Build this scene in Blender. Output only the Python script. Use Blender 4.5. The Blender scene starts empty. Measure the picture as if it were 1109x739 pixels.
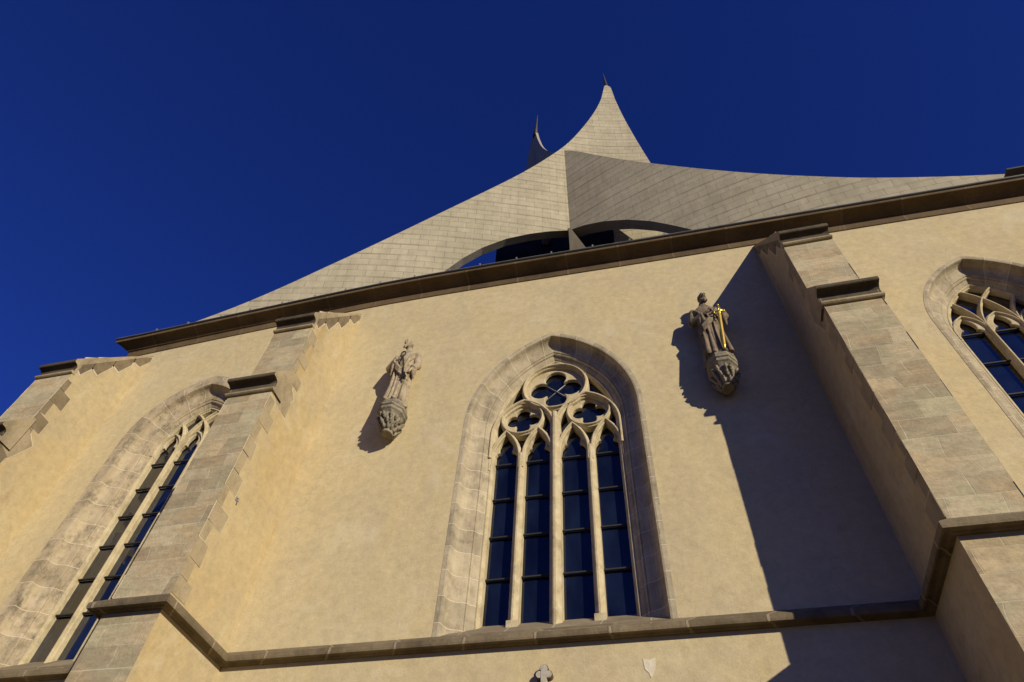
import bpy, bmesh, math, random
from mathutils import Vector, Matrix, noise

# ------------------------------------------------------------------ camera, sky, sun, exposure
S = bpy.context.scene
COL = S.collection
SUN_TO = Vector((1.12, -1.0, 0.43)).normalized()

cam_d = bpy.data.cameras.new("camera")
cam = bpy.data.objects.new("camera", cam_d)
COL.objects.link(cam)
_r = Vector((0.97227877, 0.22877793, 0.04831816))
_u = Vector((0.15275747, -0.77792843, 0.60950186))
_w = Vector((-0.17702865, 0.58522476, 0.79131084))
cam.matrix_world = Matrix(((_r.x, _u.x, -_w.x, 0.0), (_r.y, _u.y, -_w.y, -9.0), (_r.z, _u.z, -_w.z, 1.6), (0, 0, 0, 1)))
cam_d.sensor_width = 36.0
cam_d.lens = 36.0 * 711.65 / 1109.0
cam_d.clip_end = 3000.0
S.camera = cam

world = bpy.data.worlds.new("World")
S.world = world
world.use_nodes = True
wn = world.node_tree
wn.nodes.clear()
sky = wn.nodes.new("ShaderNodeTexSky")
sky.sky_type = 'NISHITA'
sky.sun_disc = False
sky.sun_elevation = math.asin(SUN_TO.z)
sky.sun_rotation = math.atan2(SUN_TO.x, SUN_TO.y)
sky.altitude = 1500.0
sky.air_density = 1.0
sky.dust_density = 0.0
sky.ozone_density = 4.0
bg = wn.nodes.new("ShaderNodeBackground")
bg.inputs[1].default_value = 0.05
wo = wn.nodes.new("ShaderNodeOutputWorld")
tint = wn.nodes.new("ShaderNodeMix")          # polarised, deep blue winter sky
tint.data_type = 'RGBA'
tint.blend_type = 'MULTIPLY'
tint.inputs["Factor"].default_value = 1.0
tint.inputs[7].default_value = (0.38, 0.62, 1.92, 1)
wn.links.new(sky.outputs[0], tint.inputs[6])
wn.links.new(tint.outputs[2], bg.inputs[0])
wn.links.new(bg.outputs[0], wo.inputs[0])

sun_d = bpy.data.lights.new("sun", 'SUN')
sun_d.energy = 5.0
sun_d.angle = math.radians(0.5)
sun_d.color = (1.0, 0.90, 0.71)
sun = bpy.data.objects.new("sun", sun_d)
COL.objects.link(sun)
sun.rotation_euler = (-SUN_TO).to_track_quat('-Z', 'Y').to_euler()

S.view_settings.view_transform = 'Standard'
S.view_settings.look = 'None'
S.view_settings.exposure = 0.0
S.view_settings.gamma = 1.0
S.view_settings.use_curve_mapping = False
S.cycles.max_bounces = 6

random.seed(11)

# ------------------------------------------------------------------ materials
class NT:
    def __init__(self, name):
        self.m = bpy.data.materials.new(name)
        self.m.use_nodes = True
        self.t = self.m.node_tree
        self.b = self.t.nodes["Principled BSDF"]
        self.b.inputs["Roughness"].default_value = 0.9
        self.b.inputs["Specular IOR Level"].default_value = 0.25
    def n(self, typ, **kw):
        nd = self.t.nodes.new(typ)
        for k, v in kw.items():
            setattr(nd, k, v)
        return nd
    def l(self, a, b):
        self.t.links.new(a, b)
    def pos(self):
        return self.n("ShaderNodeNewGeometry").outputs["Position"]
    def mapping(self, vec, scale=(1, 1, 1), loc=(0, 0, 0)):
        mp = self.n("ShaderNodeMapping")
        mp.inputs["Scale"].default_value = scale
        mp.inputs["Location"].default_value = loc
        self.l(vec, mp.inputs["Vector"])
        return mp.outputs[0]
    def noise(self, vec, scale, detail=5, rough=0.6, dist=0.0):
        nd = self.n("ShaderNodeTexNoise")
        nd.inputs["Scale"].default_value = scale
        nd.inputs["Detail"].default_value = detail
        nd.inputs["Roughness"].default_value = rough
        nd.inputs["Distortion"].default_value = dist
        self.l(vec, nd.inputs["Vector"])
        return nd.outputs["Fac"]
    def ramp(self, fac, stops):
        nd = self.n("ShaderNodeValToRGB")
        el = nd.color_ramp.elements
        while len(el) < len(stops):
            el.new(0.5)
        for e, (p, c) in zip(el, stops):
            e.position = p
            e.color = (c, c, c, 1) if isinstance(c, (int, float)) else (*c, 1)
        self.l(fac, nd.inputs[0])
        return nd.outputs[0]
    def mix(self, fac, a, b, mode='MIX'):
        nd = self.n("ShaderNodeMix", data_type='RGBA', blend_type=mode)
        for sock, v in ((nd.inputs["Factor"], fac), (nd.inputs[6], a), (nd.inputs[7], b)):
            if hasattr(v, "default_value") and hasattr(v, "node"):
                self.l(v, sock)
            elif isinstance(v, (int, float)):
                sock.default_value = v
            else:
                sock.default_value = (*v, 1)
        return nd.outputs[2]
    def math(self, op, a, b=None):
        nd = self.n("ShaderNodeMath", operation=op)
        for i, v in enumerate((a, b)):
            if v is None:
                continue
            if isinstance(v, (int, float)):
                nd.inputs[i].default_value = v
            else:
                self.l(v, nd.inputs[i])
        return nd.outputs[0]
    def bump(self, h, strength=0.3, dist=0.02):
        nd = self.n("ShaderNodeBump")
        nd.inputs["Strength"].default_value = strength
        nd.inputs["Distance"].default_value = dist
        self.l(h, nd.inputs["Height"])
        self.l(nd.outputs[0], self.b.inputs["Normal"])
    def color(self, c):
        if isinstance(c, (tuple, list)):
            self.b.inputs["Base Color"].default_value = (*c, 1)
        else:
            self.l(c, self.b.inputs["Base Color"])

def plaster(name, base, warm, grey, warm_amt, streak=0.45):
    k = NT(name)
    p = k.pos()
    big = k.ramp(k.noise(k.mapping(p, (1, 1, 0.55)), 0.45, 6, 0.62), [(0.35, 0.0), (0.7, 1.0)])
    c = k.mix(k.math('MULTIPLY', big, warm_amt), base, warm)
    mid = k.ramp(k.noise(k.mapping(p, (1, 1, 0.6), (7, 3, 1)), 1.3, 6, 0.65, 0.4), [(0.42, 0.0), (0.68, 1.0)])
    c = k.mix(k.math('MULTIPLY', mid, 0.55), c, grey)
    # run-off streaks of rust and lime
    st = k.ramp(k.noise(k.mapping(p, (1.6, 1.6, 0.12), (1, 5, 2)), 1.4, 5, 0.6), [(0.55, 0.0), (0.78, 1.0)])
    c = k.mix(k.math('MULTIPLY', st, streak), c, tuple(v * .85 for v in warm) if streak > .5 else warm)
    sm = k.noise(k.mapping(p, (1, 1, 1.0)), 6.0, 6, 0.7)
    c = k.mix(0.35, c, k.ramp(sm, [(0.3, 0.62), (0.7, 1.25)]), 'MULTIPLY')
    # trowelled swirls, lime blooms and pale repairs
    tr = k.noise(k.mapping(p, (1, 1, 1.7), (2, 8, 5)), 9.0, 8, 0.75, 1.2)
    c = k.mix(0.5, c, k.ramp(tr, [(0.32, 0.80), (0.5, 1.0), (0.7, 1.13)]), 'MULTIPLY')
    lb = k.ramp(k.noise(k.mapping(p, (1, 1, 0.8), (11, 2, 6)), 0.9, 8, 0.72, 0.8), [(0.56, 0.0), (0.66, 1.0)])
    c = k.mix(k.math('MULTIPLY', lb, 0.32), c, (0.60, 0.53, 0.37))
    ru = k.ramp(k.noise(k.mapping(p, (1, 1, 0.9), (5, 9, 3)), 1.7, 5, 0.6), [(0.70, 0.0), (0.80, 1.0)])
    c = k.mix(k.math('MULTIPLY', ru, 0.5), c, (0.50, 0.33, 0.12))
    # hairline cracks
    vo = k.n("ShaderNodeTexVoronoi", feature='DISTANCE_TO_EDGE')
    vo.inputs["Scale"].default_value = 0.55
    wv = k.n("ShaderNodeVectorMath", operation='ADD')
    nzv = k.n("ShaderNodeTexNoise")
    nzv.inputs["Scale"].default_value = 2.0
    nzv.inputs["Detail"].default_value = 6
    k.l(p, nzv.inputs["Vector"])
    k.l(p, wv.inputs[0])
    k.l(nzv.outputs["Color"], wv.inputs[1])
    k.l(wv.outputs[0], vo.inputs["Vector"])
    cr = k.ramp(vo.outputs["Distance"], [(0.0, 1.0), (0.010, 0.0)])
    gate = k.ramp(k.noise(p, 0.5, 3, 0.5), [(0.5, 0.0), (0.58, 1.0)])
    c = k.mix(k.math('MULTIPLY', k.math('MULTIPLY', cr, gate), 0.22), c, (0.22, 0.16, 0.09))
    k.color(c)
    h = k.math('ADD', k.noise(p, 3.0, 8, 0.65), k.math('MULTIPLY', k.noise(p, 45.0, 4, 0.6), 0.35))
    k.bump(h, 0.45, 0.03)
    return k.m

def blocks(name, c1, c2, mortar, bw=0.75, rh=0.36, dirt=(0.10, 0.085, 0.06), dirt_amt=0.35, msize=0.007):
    """coursed ashlar: stone by stone colour, pale joints of uneven height"""
    k = NT(name)
    p = k.pos()
    sx = k.n("ShaderNodeSeparateXYZ")
    k.l(p, sx.inputs[0])
    u = k.math('ADD', sx.outputs[0], sx.outputs[1])
    cz = k.n("ShaderNodeCombineXYZ")
    k.l(sx.outputs[2], cz.inputs[2])
    zz = k.math('ADD', sx.outputs[2], k.math('MULTIPLY', k.noise(cz.outputs[0], 0.9, 1, 0.5), 0.7))
    cv = k.n("ShaderNodeCombineXYZ")
    k.l(k.math('ADD', u, k.math('MULTIPLY', k.noise(cz.outputs[0], 0.9, 1, 0.5), 0.5)), cv.inputs[0])
    k.l(zz, cv.inputs[1])
    wob = k.n("ShaderNodeVectorMath", operation='ADD')
    nz = k.n("ShaderNodeTexNoise")
    nz.inputs["Scale"].default_value = 5.0
    k.l(p, nz.inputs["Vector"])
    sc = k.n("ShaderNodeVectorMath", operation='SCALE')
    sc.inputs[3].default_value = 0.012
    k.l(nz.outputs["Color"], sc.inputs[0])
    k.l(cv.outputs[0], wob.inputs[0])
    k.l(sc.outputs[0], wob.inputs[1])
    br = k.n("ShaderNodeTexBrick", offset=0.43, squash=1.0)
    br.inputs["Scale"].default_value = 1.0
    br.inputs["Brick Width"].default_value = bw
    br.inputs["Row Height"].default_value = rh
    br.inputs["Mortar Size"].default_value = msize
    br.inputs["Mortar Smooth"].default_value = 0.3
    br.inputs["Bias"].default_value = 0.0
    br.inputs["Color1"].default_value = (*c1, 1)
    br.inputs["Color2"].default_value = (*c2, 1)
    br.inputs["Mortar"].default_value = (*mortar, 1)
    k.l(wob.outputs[0], br.inputs["Vector"])
    hue = k.ramp(k.noise(k.mapping(p, (1, 1, 1.3), (9, 9, 9)), 1.6, 2, 0.5), [(0.38, (1.04, 0.98, 0.90)), (0.5, (1.0, 1.0, 1.0)), (0.62, (0.95, 1.0, 0.97))])
    stn = k.mix(0.9, br.outputs["Color"], hue, 'MULTIPLY')
    g = k.noise(k.mapping(p, (1, 1, 2.6)), 3.8, 9, 0.78, 0.5)
    c = k.mix(0.65, stn, k.ramp(g, [(0.3, 0.5), (0.7, 1.38)]), 'MULTIPLY')
    d = k.ramp(k.noise(k.mapping(p, (1, 1, 0.5), (3, 1, 9)), 1.0, 6, 0.7), [(0.5, 0.0), (0.75, 1.0)])
    c = k.mix(k.math('MULTIPLY', d, dirt_amt), c, dirt)
    k.color(c)
    h = k.math('ADD', k.math('MULTIPLY', br.outputs["Fac"], -0.6), k.math('MULTIPLY', k.noise(p, 12.0, 7, 0.7), 0.9))
    k.bump(h, 0.5, 0.03)
    return k.m

def stone(name, c, dark, pale, amt_dark=0.5, scale=2.5, joint=None, joint_col=(0.6, 0.5, 0.34), bump=0.5):
    """carved stone; joint = spacing of joints along the moulding (uses the UV map)"""
    k = NT(name)
    p = k.pos()
    g = k.ramp(k.noise(p, scale, 7, 0.7, 0.3), [(0.35, 0.0), (0.7, 1.0)])
    col = k.mix(g, c, pale)
    d = k.ramp(k.noise(k.mapping(p, (1, 1, 0.7), (4, 4, 4)), scale * 0.7, 8, 0.75), [(0.48, 0.0), (0.68, 1.0)])
    col = k.mix(k.math('MULTIPLY', d, amt_dark), col, dark)
    h = k.noise(p, 18.0, 7, 0.7)
    if joint:
        uv = k.n("ShaderNodeUVMap")
        sx = k.n("ShaderNodeSeparateXYZ")
        k.l(uv.outputs[0], sx.inputs[0])
        wv = k.math('MULTIPLY', k.math('SUBTRACT', k.noise(p, 6.0, 3, 0.5), 0.5), 0.05)
        uu = k.math('ADD', k.math('DIVIDE', sx.outputs[0], joint), wv)
        fl = k.n("ShaderNodeTexWhiteNoise", noise_dimensions='1D')
        k.l(k.math('FLOOR', uu), fl.inputs["W"])
        tone = k.ramp(fl.outputs["Value"], [(0.0, 0.80), (1.0, 1.12)])
        col = k.mix(0.8, col, tone, 'MULTIPLY')
        fr = k.math('ABSOLUTE', k.math('SUBTRACT', k.math('FRACT', uu), 0.5))
        jm = k.ramp(fr, [(0.478, 0.0), (0.488, 1.0)])
        col = k.mix(k.math('MULTIPLY', jm, 0.7), col, joint_col)
        h = k.math('ADD', h, k.math('MULTIPLY', jm, 0.5))
    k.color(col)
    k.bump(h, bump, 0.025)
    return k.m

M = {}
M['plaster'] = plaster("ochre_plaster", (0.52, 0.435, 0.258), (0.515, 0.385, 0.165), (0.42, 0.35, 0.225), 0.45)
M['plaster_side'] = plaster("weathered_ochre_plaster", (0.48, 0.395, 0.225), (0.46, 0.325, 0.13), (0.39, 0.32, 0.20), 0.65, 0.8)
M['ashlar'] = blocks("buttress_ashlar", (0.48, 0.40, 0.25), (0.32, 0.258, 0.16), (0.50, 0.43, 0.29), 0.62, 0.33)
M['quoin'] = stone("quoin_sandstone", (0.32, 0.255, 0.15), (0.13, 0.105, 0.065), (0.41, 0.33, 0.20), 0.6, 2.5)
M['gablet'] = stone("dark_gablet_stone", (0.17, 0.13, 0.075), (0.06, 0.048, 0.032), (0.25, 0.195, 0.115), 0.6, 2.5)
M['mortar'] = stone("lime_mortar", (0.52, 0.43, 0.28), (0.40, 0.32, 0.2), (0.62, 0.55, 0.42), 0.3, 5.0)
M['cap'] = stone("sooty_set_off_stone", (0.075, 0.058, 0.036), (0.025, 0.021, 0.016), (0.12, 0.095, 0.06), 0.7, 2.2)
M['string'] = stone("string_course_stone", (0.14, 0.105, 0.06), (0.04, 0.033, 0.022), (0.24, 0.19, 0.115), 0.65, 1.8, joint=1.1, joint_col=(0.33, 0.27, 0.18))
M['cornice'] = stone("cornice_stone", (0.10, 0.067, 0.033), (0.04, 0.03, 0.018), (0.14, 0.095, 0.048), 0.6, 1.6, joint=1.35, joint_col=(0.15, 0.105, 0.06))
M['jamb'] = stone("jamb_sandstone", (0.35, 0.29, 0.19), (0.13, 0.107, 0.075), (0.47, 0.40, 0.27), 0.6, 4.5, joint=0.46, joint_col=(0.62, 0.53, 0.38))
M['jamb_worn'] = stone("worn_jamb_sandstone", (0.36, 0.285, 0.175), (0.07, 0.06, 0.045), (0.47, 0.39, 0.26), 0.85, 5.0, joint=0.5, joint_col=(0.60, 0.50, 0.36))
M['tracery'] = stone("tracery_sandstone", (0.43, 0.345, 0.195), (0.15, 0.12, 0.072), (0.56, 0.485, 0.32), 0.55, 5.0, bump=0.45)
M['sill'] = stone("sill_stone", (0.235, 0.19, 0.12), (0.09, 0.073, 0.05), (0.30, 0.245, 0.16), 0.5, 2.2, joint=0.72, joint_col=(0.42, 0.36, 0.25))
M['statue_tan'] = stone("statue_sandstone", (0.29, 0.23, 0.145), (0.045, 0.038, 0.03), (0.44, 0.36, 0.235), 0.8, 6.0, bump=0.6)
M['statue_dark'] = stone("sooty_statue_stone", (0.15, 0.115, 0.075), (0.03, 0.026, 0.02), (0.25, 0.195, 0.13), 0.75, 6.0, bump=0.6)
M['corbel'] = stone("corbel_stone", (0.18, 0.155, 0.11), (0.035, 0.031, 0.025), (0.32, 0.28, 0.2), 0.65, 8.0, bump=0.8)
M['patch'] = stone("pale_lime_patch", (0.60, 0.53, 0.38), (0.5, 0.43, 0.3), (0.65, 0.59, 0.45), 0.3, 9.0)
M['finial'] = stone("finial_stone", (0.38, 0.34, 0.26), (0.08, 0.07, 0.055), (0.45, 0.41, 0.33), 0.5, 9.0)

def shell_mat(name, base, tint, line):
    k = NT(name)
    p = k.pos()
    sx = k.n("ShaderNodeSeparateXYZ")
    k.l(p, sx.inputs[0])
    uv = k.n("ShaderNodeUVMap")
    br = k.n("ShaderNodeTexBrick", offset=0.5)
    for nm, v in (("Scale", 1.0), ("Brick Width", 0.60), ("Row Height", 0.30), ("Mortar Size", 0.006), ("Mortar Smooth", 0.5)):
        br.inputs[nm].default_value = v
    br.inputs["Color1"].default_value = (*base, 1)
    br.inputs["Color2"].default_value = (*tint, 1)
    br.inputs["Mortar"].default_value = (*line, 1)
    k.l(uv.outputs[0], br.inputs["Vector"])
    su = k.n("ShaderNodeSeparateXYZ")
    k.l(uv.outputs[0], su.inputs[0])
    wv = k.math('MULTIPLY', k.noise(k.mapping(uv.outputs[0], (0.5, 0.5, 1)), 0.6, 2, 0.5), 0.12)
    fr = k.math('ABSOLUTE', k.math('SUBTRACT', k.math('FRACT', k.math('ADD', k.math('DIVIDE', su.outputs[1], 0.60), wv)), 0.5))
    ln = k.ramp(fr, [(0.455, 0.0), (0.485, 1.0)])
    ln = k.math('MULTIPLY', ln, k.ramp(k.noise(k.mapping(uv.outputs[0], (0.35, 2.5, 1)), 1.0, 4, 0.6), [(0.35, 0.1), (0.65, 0.95)]))
    c = k.mix(k.math('MULTIPLY', ln, 0.7), br.outputs["Color"], line)
    g = k.ramp(k.noise(p, 0.6, 7, 0.65), [(0.3, 0.86), (0.7, 1.10)])
    c = k.mix(0.85, c, g, 'MULTIPLY')
    g2 = k.ramp(k.noise(k.mapping(p, (3, 3, 0.35)), 0.8, 6, 0.7), [(0.35, 0.82), (0.7, 1.08)])
    c = k.mix(0.85, c, g2, 'MULTIPLY')
    g3 = k.ramp(k.noise(p, 5.0, 5, 0.7), [(0.35, 0.90), (0.65, 1.07)])
    c = k.mix(0.7, c, g3, 'MULTIPLY')
    k.color(c)
    k.bump(k.math('ADD', k.math('MULTIPLY', br.outputs["Fac"], -0.6), k.math('MULTIPLY', ln, -1.0)), 0.5, 0.04)
    k.b.inputs["Roughness"].default_value = 0.85
    return k.m
M['shell'] = shell_mat("concrete_shell", (0.425, 0.375, 0.258), (0.385, 0.338, 0.232), (0.14, 0.118, 0.08))
M['shell_edge'] = stone("concrete_edge", (0.26, 0.235, 0.19), (0.13, 0.115, 0.09), (0.32, 0.29, 0.23), 0.5, 1.2)

def simple(name, c, rough=0.5, metal=0.0, spec=0.5, nscale=4.0, var=0.25):
    k = NT(name)
    p = k.pos()
    g = k.ramp(k.noise(p, nscale, 5, 0.6), [(0.3, 1 - var), (0.7, 1 + var)])
    k.color(k.mix(1.0, c, g, 'MULTIPLY'))
    k.b.inputs["Roughness"].default_value = rough
    k.b.inputs["Metallic"].default_value = metal
    k.b.inputs["Specular IOR Level"].default_value = spec
    return k.m
def glass(name, c, rough):
    k = NT(name)
    p = k.pos()
    g = k.ramp(k.noise(k.mapping(p, (1.0, 1, 0.5)), 1.5, 4, 0.6), [(0.35, 0.4), (0.75, 1.9)])
    k.color(k.mix(1.0, c, g, 'MULTIPLY'))
    k.b.inputs["Roughness"].default_value = rough
    k.b.inputs["Specular IOR Level"].default_value = 0.5
    k.b.inputs["IOR"].default_value = 1.6
    k.bump(k.noise(k.mapping(p, (1, 1, 0.3)), 2.5, 3, 0.5), 0.06, 0.02)
    return k.m
M['glass'] = glass("dark_leaded_glass", (0.005, 0.008, 0.018), 0.07)
M['glass_aisle'] = glass("old_reflecting_glass", (0.006, 0.009, 0.018), 0.05)
M['glass_aisle'].node_tree.nodes['Principled BSDF'].inputs['IOR'].default_value = 2.0
M['glazing'] = glass("dark_gable_glazing", (0.018, 0.022, 0.038), 0.10)
M['iron'] = simple("saddle_bar_iron", (0.03, 0.027, 0.024), 0.7, 0.3)
M['gutter'] = simple("weathered_gutter_metal", (0.05, 0.045, 0.04), 0.6, 0.4)
M['lip'] = simple("pale_gutter_edge", (0.30, 0.29, 0.27), 0.5, 0.4)
M['gilt'] = simple("gilded_metal", (0.95, 0.66, 0.13), 0.30, 0.85, 0.5, 8.0, 0.12)
M['spike'] = simple("dark_metal_spike", (0.045, 0.032, 0.027), 0.6, 0.3)
M['dark_key'] = simple("dark_iron_key", (0.02, 0.018, 0.016), 0.6, 0.3)
M['inner_shade'] = simple("dark_inner_shade", (0.022, 0.02, 0.022), 0.85)  # interior shade put into a near-black colour
M['roofing'] = simple("flat_roof_sheet", (0.16, 0.15, 0.14), 0.7, 0.0, 0.3)
M['paving'] = blocks("courtyard_paving", (0.12, 0.085, 0.045), (0.10, 0.07, 0.038), (0.06, 0.045, 0.026), 0.3, 0.2)

# ------------------------------------------------------------------ mesh helpers
class MB:
    def __init__(self):
        self.v, self.f, self.mi, self.uv, self.sm = [], [], [], {}, []
    def face(self, pts, mi=0, uvs=None, smooth=False):
        b = len(self.v)
        self.v += [tuple(p) for p in pts]
        self.f.append(tuple(range(b, b + len(pts))))
        self.mi.append(mi)
        self.sm.append(smooth)
        if uvs:
            self.uv[len(self.f) - 1] = uvs
    def grid(self, rows, mi=0, closed_u=False, closed_v=False, uvs=None, smooth=True, flip=False):
        """rows: list of equally long lists of points"""
        b = len(self.v)
        n = len(rows[0])
        for r in rows:
            self.v += [tuple(p) for p in r]
        R = len(rows)
        for i in range(R - (0 if closed_u else 1)):
            i2 = (i + 1) % R
            for j in range(n - (0 if closed_v else 1)):
                j2 = (j + 1) % n
                q = (b + i * n + j, b + i * n + j2, b + i2 * n + j2, b + i2 * n + j)
                self.f.append(q[::-1] if flip else q)
                self.mi.append(mi)
                self.sm.append(smooth)
                if uvs:
                    uq = (uvs[i][j], uvs[i][j2], uvs[i2][j2], uvs[i2][j])
                    self.uv[len(self.f) - 1] = uq[::-1] if flip else uq
        return b
    def box(self, x0, x1, y0, y1, z0, z1, mi=0):
        P = [(x0, y0, z0), (x1, y0, z0), (x1, y1, z0), (x0, y1, z0), (x0, y0, z1), (x1, y0, z1), (x1, y1, z1), (x0, y1, z1)]
        for q in ((0, 3, 2, 1), (4, 5, 6, 7), (0, 1, 5, 4), (1, 2, 6, 5), (2, 3, 7, 6), (3, 0, 4, 7)):
            self.face([P[i] for i in q], mi)
    def prism_x(self, prof, x0, x1, mi=0, mi_side=None):
        """(y,z) profile extruded along x"""
        n = len(prof)
        for i in range(n):
            a, c = prof[i], prof[(i + 1) % n]
            self.face([(x0, *a), (x0, *c), (x1, *c), (x1, *a)], mi)
        ms = mi if mi_side is None else mi_side
        self.face([(x0, *p) for p in prof][::-1], ms)
        self.face([(x1, *p) for p in prof], ms)
    def tube(self, pts, radii, n=10, mi=0, cap=True, flat=1.0):
        pts = [Vector(p) for p in pts]
        rows = []
        for i, p in enumerate(pts):
            t = (pts[min(i + 1, len(pts) - 1)] - pts[max(i - 1, 0)]).normalized()
            a = Vector((0, 1, 0)) if abs(t.y) < 0.8 else Vector((1, 0, 0))
            s = t.cross(a).normalized()
            w = s.cross(t).normalized()
            r = radii[i] if isinstance(radii, (list, tuple)) else radii
            rows.append([p + s * r * math.cos(2 * math.pi * k / n) + w * r * flat * math.sin(2 * math.pi * k / n) for k in range(n)])
        self.grid(rows, mi, closed_v=True)
        if cap:
            self.face(rows[0][::-1], mi)
            self.face(rows[-1], mi)
    def ball(self, c, r, mi=0, n=14, m=9):
        c = Vector(c)
        rx, ry, rz = (r, r, r) if isinstance(r, (int, float)) else r
        rows = []
        for i in range(m + 1):
            th = math.pi * (0.02 + 0.96 * i / m)
            rows.append([c + Vector((rx * math.sin(th) * math.cos(2 * math.pi * k / n), ry * math.sin(th) * math.sin(2 * math.pi * k / n), rz * math.cos(th))) for k in range(n)])
        self.grid(rows, mi, closed_v=True)
        self.face(rows[0], mi)
        self.face(rows[-1][::-1], mi)
    def build(self, name, mats, parent=None, loc=(0, 0, 0), bevel=0.0, weld=True):
        me = bpy.data.meshes.new(name)
        me.from_pydata(self.v, [], self.f)
        if not isinstance(mats, (list, tuple)):
            mats = [mats]
        for m in mats:
            me.materials.append(m)
        me.polygons.foreach_set("material_index", self.mi)
        me.polygons.foreach_set("use_smooth", self.sm)
        if self.uv:
            ul = me.uv_layers.new(name="UVMap")
            for fi, uvs in self.uv.items():
                for li, uv in zip(me.polygons[fi].loop_indices, uvs):
                    ul.data[li].uv = uv
        if weld:
            bm = bmesh.new()
            bm.from_mesh(me)
            bmesh.ops.remove_doubles(bm, verts=bm.verts, dist=0.0002)
            bmesh.ops.recalc_face_normals(bm, faces=bm.faces)
            bm.to_mesh(me)
            bm.free()
        me.update()
        o = bpy.data.objects.new(name, me)
        COL.objects.link(o)
        o.parent = parent
        o.location = loc
        if bevel:
            md = o.modifiers.new("bevel", 'BEVEL')
            md.width = bevel
            md.segments = 2
            md.limit_method = 'ANGLE'
            md.angle_limit = math.radians(35)
        return o

def empty(name, parent=None, loc=(0, 0, 0)):
    o = bpy.data.objects.new(name, None)
    COL.objects.link(o)
    o.parent = parent
    o.location = loc
    o.empty_display_size = 0.3
    return o

def plates(name, items, y0, y1, mat, parent, bevel, loc):
    """several slabs joined into one mesh"""
    obs = [plate(name, o, h, y0, y1, mat, None, bevel) for o, h in items]
    bm = bmesh.new()
    for o in obs:
        bm.from_mesh(o.data)
    me = obs[0].data
    for o in obs[1:]:
        bpy.data.objects.remove(o)
    bm.to_mesh(me)
    bm.free()
    obs[0].parent = parent
    obs[0].location = loc
    return obs[0]

def plate(name, outline, holes, y0, y1, mat, parent, bevel=0.0, loc=(0, 0, 0)):
    """a slab in the x-z plane with openings, between y0 (front) and y1"""
    cu = bpy.data.curves.new(name, 'CURVE')
    cu.dimensions = '2D'
    cu.fill_mode = 'BOTH'
    for pts in [outline] + holes:
        sp = cu.splines.new('POLY')
        sp.points.add(len(pts) - 1)
        for q, (x, z) in zip(sp.points, pts):
            q.co = (x, z, 0, 1)
        sp.use_cyclic_u = True
    cu.extrude = (y1 - y0) / 2 - bevel
    cu.bevel_depth = bevel
    cu.bevel_resolution = 1
    cu.offset = -bevel
    tmp = bpy.data.objects.new("tmp", cu)
    COL.objects.link(tmp)
    dg = bpy.context.evaluated_depsgraph_get()
    me = bpy.data.meshes.new_from_object(tmp.evaluated_get(dg))
    bpy.data.objects.remove(tmp)
    bpy.data.curves.remove(cu)
    me.name = name
    for v in me.vertices:
        x, y, z = v.co
        v.co = (x, (y0 + y1) / 2 - z, y)
    me.materials.clear()
    me.materials.append(mat)
    for p in me.polygons:
        p.use_smooth = False
    o = bpy.data.objects.new(name, me)
    COL.objects.link(o)
    o.parent = parent
    o.location = loc
    return o

def arch(hw, rise, zs, zb, off=0.0, n=18, nj=1):
    """pointed arch, points from left foot to right foot; off = inward offset of the same arch"""
    R = (hw * hw + rise * rise) / (2 * hw)
    c = R - hw
    r = R - off
    a1 = math.acos(c / r)
    pts = []
    for i in range(nj):
        pts.append((-(hw - off), zb + (zs - zb) * i / nj))
    for i in range(n + 1):
        a = a1 * i / n
        pts.append((c - r * math.cos(a), zs + r * math.sin(a)))
    right = [(-x, z) for x, z in pts[:-1]][::-1]
    return pts + right

def circle(cx, cz, r, n=40):
    return [(cx + r * math.cos(2 * math.pi * i / n), cz + r * math.sin(2 * math.pi * i / n)) for i in range(n)]

def foils(cx, cz, d, rho, k=4, rot=0.0, n=64):
    pts = []
    for i in range(n):
        th = 2 * math.pi * i / n
        best = 0.05
        for j in range(k):
            ph = th - (rot + 2 * math.pi * j / k)
            s = rho * rho - (d * math.sin(ph)) ** 2
            if s >= 0 and math.cos(ph) > 0:
                best = max(best, d * math.cos(ph) + math.sqrt(s))
        pts.append((cx + best * math.cos(th), cz + best * math.sin(th)))
    return pts

def cusped(cx, w, zb, zs, top):
    """opening of one light: cusped head"""
    h = top - zs
    half = [(w, zb), (w, zs), (w * .98, zs + h * .10), (w * .88, zs + h * .22), (w * .70, zs + h * .32), (w * .47, zs + h * .36),
            (w * .55, zs + h * .44), (w * .57, zs + h * .55), (w * .48, zs + h * .70), (w * .28, zs + h * .86), (0.0, zs + h)]
    return [(cx + x, z) for x, z in half] + [(cx - x, z) for x, z in half[:-1][::-1]]

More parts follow.
